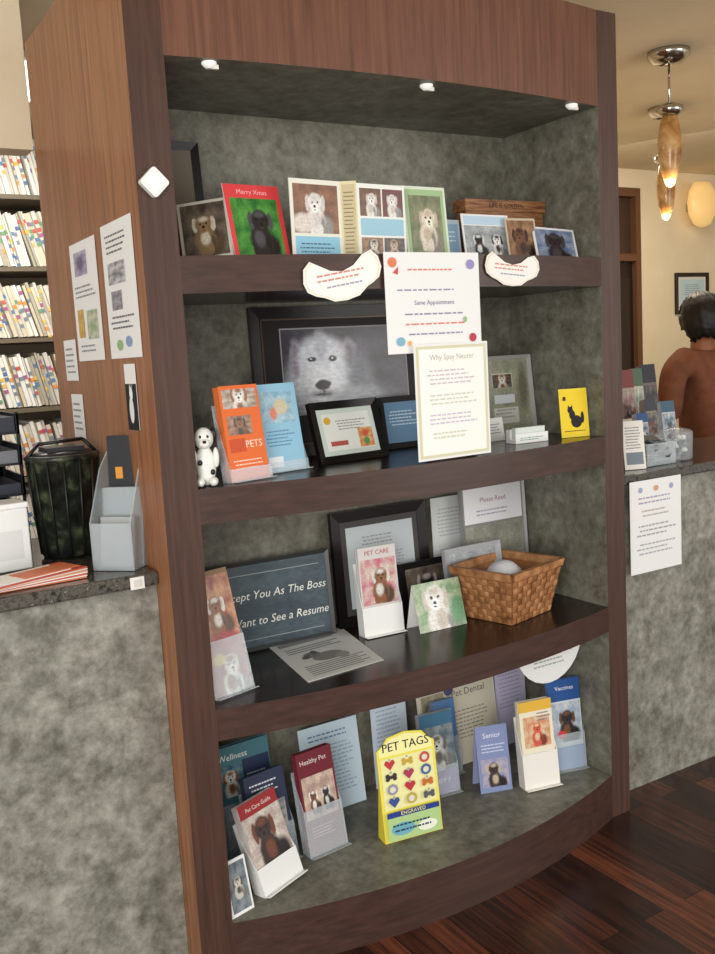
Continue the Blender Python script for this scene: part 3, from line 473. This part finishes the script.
# records shelving seen through opening
b=MB(); sh=mat((110,98,80),.5)
X0,X1,Y0=-.5,1.1,2.5
rnd=random.Random(3)
tabs=[(200,96,80),(226,190,96),(96,136,176),(110,156,116),(130,140,150),(170,100,140),(226,150,80),(90,120,160)]
fol=[(232,228,216),(212,206,194),(238,234,224),(180,172,152),(214,202,178)]
for r_ in range(8):
    zz=.1+r_*.33; b.M=Matrix(); b.box(X0,X1,Y0,Y0+.35,zz-.02,zz,sh)
    x=X0+.08
    while x<X1-.12:
        n=rnd.randrange(9,20); ln=math.radians(rnd.choice([-15,-11,-7,-12]))
        for q in range(n):
            if x>X1-.1: break
            t=.007+.014*rnd.random(); hgt=.235+.03*rnd.random(); yo=.03*rnd.random()
            b.M=Matrix.Translation((x,0,zz+.002+abs(math.sin(ln))*t))@Matrix.Rotation(ln,4,'Y')
            b.box(0,t,Y0+.02+yo,Y0+.3,0,hgt,fol[rnd.randrange(5)])
            z1=hgt-.02-.10*rnd.random()
            for k in range(rnd.randrange(1,5)):
                b.box(-.0003,t+.0003,Y0+.017+yo,Y0+.021+yo,z1-.018,z1,tabs[rnd.randrange(8)]); z1-=.022+.03*rnd.random()
            x+=t+.001+.003*rnd.random()
        x+=.012
b.M=Matrix()
for xx in (X0-.02,X1): b.box(xx,xx+.02,Y0,Y0+.35,0,2.62,sh)
b.box(X0,X1,Y0+.34,Y0+.35,0,2.62,sh)
b.done("medical_records_shelving")
b=MB(); b.box(-.9,.9,1.5,2.1,CW-.03,CW-.002,mat((230,230,225),.4)); b.box(-.86,.86,1.54,2.06,CW-.034,CW-.03,mat((250,250,245),.4,emit=3)); b.done("fluorescent_ceiling_light")
# ------------------------------------------------------------ right side
ZR=1.136
rn=random.Random(11)
cs=[((70,74,84),(150,140,130)),((70,100,120),(190,195,200)),((130,70,66),(170,155,140)),((90,110,90),(195,195,180)),((60,60,70),(120,110,105)),((190,180,160),(90,90,100)),((60,90,140),(200,200,200))]
k=0
for row,(yy,lo,hi) in enumerate([(.51,.27,.35),(.38,.15,.23)]):
    x=1.84+row*.03
    while x<2.20-row*.06:
        a,c=cs[k%7]; k+=1; ww=rn.uniform(.05,.085); h2=rn.uniform(lo,hi)
        brochure_holder("counter_brochure_holder",x,yy+rn.uniform(-.02,.02),ZR,ww,h2,[('r',0,0,1,1,c),('r',0,.78,1,.22,a),('ph',.05,.25,.9,.5,(c,a),[FD,FW,FB][k%3],a,1.1)],yaw=rn.uniform(-18,8),lean=8,cover=c,ph=.35); x+=ww+.018
for i,(x,yy,h2,c) in enumerate([(1.64,.16,.17,(230,228,220)),(1.70,.42,.26,(90,96,104)),(1.76,.48,.22,(200,196,186))]):
    card("counter_leaflet",x,yy,ZR,.08,h2,[('l',.1,.85,.8,.06,8,(120,120,126)),('r',.1,.1,.8,.25,(120,130,140))],yaw=-20+i*14,lean=8,base=c)
b=MB(); b.lathe([(.055,0),(.06,.005),(.062,.10),(.058,.105),(.05,.11),(.02,.118),(.001,.12)],PLAST,n=24)
for i in range(40):
    a=rn.random()*6.28; q=rn.random()*.038; b.ell((q*math.cos(a),q*math.sin(a),.015+.075*rn.random()),(.014,.012,.01),mat([(226,226,222),(60,60,64),(150,146,140)][i%3],.5),8,5)
b.done("clear_treat_jar",(1.97,.22,ZR+.001))
b=MB()
for i in range(14):
    b.M=Matrix.Translation((.03*math.cos(i*2.1),.02*math.sin(i*1.7),.012+i*.006))@Matrix.Rotation(i*.7,4,'Z')@Matrix.Rotation(.3*math.sin(i*1.3),4,'X'); b.box(-.04,.04,-.026,.026,0,.005,[(180,182,182),(60,62,66),(130,136,140),(90,92,96)][i%4])
b.M=Matrix(); b.box(-.075,.075,-.055,.055,0,.004,PLAST); b.box(-.075,.075,-.055,-.052,0,.08,PLAST); b.box(-.075,.075,.052,.055,0,.08,PLAST); b.box(-.075,-.072,-.055,.055,0,.08,PLAST); b.box(.072,.075,-.055,.055,0,.08,PLAST)
b.done("clear_card_bin",(1.82,.21,ZR+.001))
frame("wall_certificate",4.80,2.58,1.735,.36,.30,.03,[('r',0,0,1,1,(190,215,222)),('l',.15,.8,.7,.07,6,(130,150,160))],(36,28,26),lean=0,matc=(220,220,215),matw=.02,foot=False)
CH=mat((200,196,190),.15,1,name="chrome")
AMB=nodemat("amber_art_glass",[(.3,(142,96,48)),(.5,(184,138,84)),(.7,(212,178,128))],nscale=9,detail=3,rough=.15,dist=.8)
pn=AMB.node_tree.nodes["Principled BSDF"]; pn.inputs["Emission Strength"].default_value=.12
for l in list(AMB.node_tree.links):
    if l.to_socket.name=="Base Color": AMB.node_tree.links.new(l.from_socket,pn.inputs["Emission Color"]); break
GLOW=mat((255,225,150),.3,emit=2.2)
def pendant(x,y,ztop,L,gl,q=1):
    e=empty("pendant_lamp",(x,y,ztop))
    b=MB(); b.lathe([(.085,0),(.085,-.02),(.06,-.045),(.02,-.055)],CH); b.done("canopy",parent=e)
    b=MB(); b.tube((0,0,-.04),(0,0,-L),.005,CH); b.lathe([(.014,-L+.04),(.055,-L+.02),(.06,-L),(.03,-L-.02)],CH); b.done("stem",parent=e)
    b=MB(); b.lathe([(.028*q,-L-.01),(.04*q,-L-.05),(.048*q,-L-.11),(.047*q,-L-.17),(.038*q,-L-.23),(.026*q,-L-.27)],AMB); b.ell((0,0,-L-.272),(.024,.024,.03),GLOW,12,6); b.done("glass_shade",parent=e)
    li=bpy.data.lights.new("bulb","POINT"); li.energy=gl; li.color=(1,.75,.45); li.shadow_soft_size=.03; lo=bpy.data.objects.new("bulb",li); SC.objects.link(lo); lo.location=(0,0,-L-.34); lo.parent=e
pendant(2.43,.62,CW-.001,.24,3)
pendant(3.20,1.30,CW-.001,.26,4)
b=MB(); g=mat((236,196,128),.3,emit=.45)
b.lathe([(.03,-.15),(.08,-.13),(.125,-.06),(.135,.02),(.12,.10),(.08,.16)],g,n=20,sy=.5); b.box(-.03,.03,.0,.115,-.03,.03,CH); b.done("wall_sconce",(4.96,2.48,2.50))
# ------------------------------------------------------------ person behind right counter
SK=nodemat("skin_brown",[(.3,(132,82,54)),(.7,(152,96,66))],nscale=8,rough=.5)
SH=nodemat("shirt_rust",[(.3,(104,62,42)),(.7,(128,78,54))],nscale=20,rough=.85)
HAIR=nodemat("hair_black",[(.3,(8,7,8)),(.7,(24,20,20))],scale=(1,1,.2),nscale=90,rough=.5)
JEAN=mat((40,46,66),.8)
per=empty("person_standing",(3.165,1.04,0)); per.rotation_euler=(0,0,math.radians(-100)); per.scale=(1.05,1.05,1.015)
def skin(name,verts,edges,rad,m,sub=2):
    me=bpy.data.meshes.new(name); me.from_pydata(verts,edges,[]); o=bpy.data.objects.new(name,me); SC.objects.link(o); o.parent=per; me.materials.append(m)
    md=o.modifiers.new("skin","SKIN"); md.use_smooth_shade=True
    for i,r in enumerate(rad):
        sv=me.skin_vertices[0].data[i]; sv.radius=(r if isinstance(r,tuple) else (r,r)); sv.use_root=(i==0)
    s_=o.modifiers.new("sub","SUBSURF"); s_.levels=sub; s_.render_levels=sub
    return o
V1=[(0,0,.95),(0,0,1.1),(0,0,1.25),(0,0,1.38),(0,0,1.46),(0,.12,1.43),(0,.19,1.39),(.02,.23,1.14),(0,-.12,1.43),(0,-.19,1.39),(.02,-.23,1.14)]
E1=[(0,1),(1,2),(2,3),(3,4),(3,5),(5,6),(6,7),(3,8),(8,9),(9,10)]
skin("shirt",V1,E1,[(.15,.11),(.145,.105),(.16,.12),(.135,.105),.062,.088,.072,.055,.088,.072,.055],SH)
skin("trousers",[(0,0,.96),(0,.09,.88),(0,.1,.5),(.01,.1,.1),(0,-.09,.88),(0,-.1,.5),(.01,-.1,.1)],[(0,1),(1,2),(2,3),(0,4),(4,5),(5,6)],[.14,.095,.065,.05,.095,.065,.05],JEAN)
for sgn,nm in ((1,"left"),(-1,"right")):
    skin("forearm_"+nm,[(.02,.23*sgn,1.16),(-.09,.22*sgn,.98),(-.12,.215*sgn,.93),(-.15,.212*sgn,.87)],[(0,1),(1,2),(2,3)],[.044,.03,(.024,.034),(.018,.036)],SK)
    for q,(dx,ln) in enumerate([(-.024,.07),(-.008,.08),(.008,.078),(.022,.062)]):
        p0=(-.15+dx,.212*sgn,.86); skin("finger_%s_%d"%(nm,q+1),[p0,(p0[0]-.012,p0[1]-.004*sgn,p0[2]-ln*.5),(p0[0]-.008,p0[1]-.016*sgn,p0[2]-ln)],[(0,1),(1,2)],[.010,.009,.007],SK,1)
    skin("thumb_"+nm,[(-.155,.205*sgn,.895),(-.19,.195*sgn,.87),(-.2,.19*sgn,.835)],[(0,1),(1,2)],[.012,.011,.008],SK,1)
    b=MB(); b.ell((-.05,.1*sgn,.045),(.13,.048,.045),mat((40,36,34),.5)); b.done("shoe_"+nm,parent=per)
skin("neck",[(0,0,1.42),(-.01,0,1.5),(-.015,0,1.57)],[(0,1),(1,2)],[.075,.06,.058],SK)
def headmesh():
    b=MB(); bm=b.bm; bmesh.ops.create_uvsphere(bm,u_segments=32,v_segments=24,radius=1)
    for v in bm.verts:
        x,y,z=v.co
        X=x*.098;Y=y*.076;Z=z*.118
        if z<0: Y*=1+.22*z; X*=1+.12*z*(1 if x>0 else .2)
        if x<-.3:
            X+=.012*max(0,1-((z+.1)/.18)**2)*max(0,1-(y/.22)**2)*-1.6
            X+=.010*max(0,1-((z-.12)/.14)**2)*max(0,1-((abs(y)-.38)/.2)**2)
            X-=.006*max(0,1-((z+.42)/.1)**2)*max(0,1-(y/.35)**2)
            X-=.008*max(0,1-((z+.8)/.2)**2)*max(0,1-(y/.4)**2)
        v.co=(X,Y,Z)
    b.mi(SK)
    for f in bm.faces: f.smooth=True
    for s_ in (1,-1):
        b.ell((-.088,.029*s_,.014),(.009,.014,.008),mat((235,232,225),.3),10,6); b.ell((-.095,.029*s_,.014),(.004,.006,.006),mat((20,14,12),.2),8,5)
        b.ell((-.088,.03*s_,.035),(.008,.018,.004),HAIR,10,5); b.ell((.005,.077*s_,-.005),(.018,.009,.03),SK,10,6)
    b.ell((-.092,0,-.05),(.008,.024,.007),mat((120,58,48),.5),10,5)
    return b
he=empty("head",(-.02,0,1.635)); he.parent=per; he.rotation_euler=(0,math.radians(-14),0)
headmesh().done("face",parent=he)
b=MB(); bmesh.ops.create_uvsphere(b.bm,u_segments=48,v_segments=36,radius=1); b.mi(HAIR)
rr_=random.Random(2)
for f in list(b.bm.faces):
    c=f.calc_center_median(); ang=math.atan2(abs(c.y),-c.x)
    edge=.52+.10*math.sin(ang*9)
    if (c.x<-.30 and c.z<edge and abs(c.y)<.86) or c.z<-.74-.08*rr_.random(): b.bm.faces.remove(f)
for v in list(b.bm.verts):
    if not v.link_faces: b.bm.verts.remove(v)
for v in b.bm.verts:
    k=1+.06*rr_.random()+.03*math.sin(math.atan2(v.co.y,v.co.x)*14); v.co=(v.co.x*.114*k+.006,v.co.y*.094*k,v.co.z*.134*k+.004)
for f in b.bm.faces: f.smooth=True
o=b.done("hair",parent=he); so=o.modifiers.new("sol","SOLIDIFY"); so.thickness=.012
# ------------------------------------------------------------ camera
cam=bpy.data.cameras.new("camera"); co=bpy.data.objects.new("camera",cam); SC.objects.link(co)
cx,cy,ya,pi_,ro,f=-0.8332,-2.1420,0.5409,0.1327,-0.0565,939.548
F=Vector((math.sin(ya)*math.cos(pi_),math.cos(ya)*math.cos(pi_),-math.sin(pi_))); Rt=Vector((math.cos(ya),-math.sin(ya),0)); U=Rt.cross(F)
c,s=math.cos(ro),math.sin(ro); R2=Rt*c+U*s; U2=U*c-Rt*s
co.matrix_world=Matrix(((R2.x,U2.x,-F.x,cx),(R2.y,U2.y,-F.y,cy),(R2.z,U2.z,-F.z,1.6),(0,0,0,1)))
cam.sensor_fit='VERTICAL'; cam.sensor_height=36; cam.lens=36*f/954; cam.clip_start=.02
bpy.context.scene.camera=co
# ------------------------------------------------------------ light
def area(name,loc,tgt,size,e,col,sy=None):
    l=bpy.data.lights.new(name,"AREA"); l.energy=e; l.color=col; l.size=size
    if sy: l.shape='RECTANGLE'; l.size_y=sy
    o=bpy.data.objects.new(name,l); SC.objects.link(o); o.location=loc; o.rotation_euler=(Vector(tgt)-Vector(loc)).to_track_quat('-Z','Y').to_euler()
area("window_daylight",(-2.6,-3.6,1.7),(.3,.2,1.2),2.4,150,(1,.99,.97),2.2)
area("window_daylight_side",(3.2,-3.6,1.8),(1.2,0,.9),2.0,50,(1,.97,.92),2.0)
area("records_room_light",(-.1,1.8,2.68),(.1,2.4,1.2),.9,30,(1,.98,.94))
area("lobby_light",(3.6,1.6,2.68),(4.0,1.8,1),.9,26,(1,.9,.75))
w=bpy.data.worlds.new("world"); bpy.context.scene.world=w; w.use_nodes=True
w.node_tree.nodes["Background"].inputs[0].default_value=(1,.975,.93,1); w.node_tree.nodes["Background"].inputs[1].default_value=.72
bpy.context.scene.view_settings.view_transform='Standard'
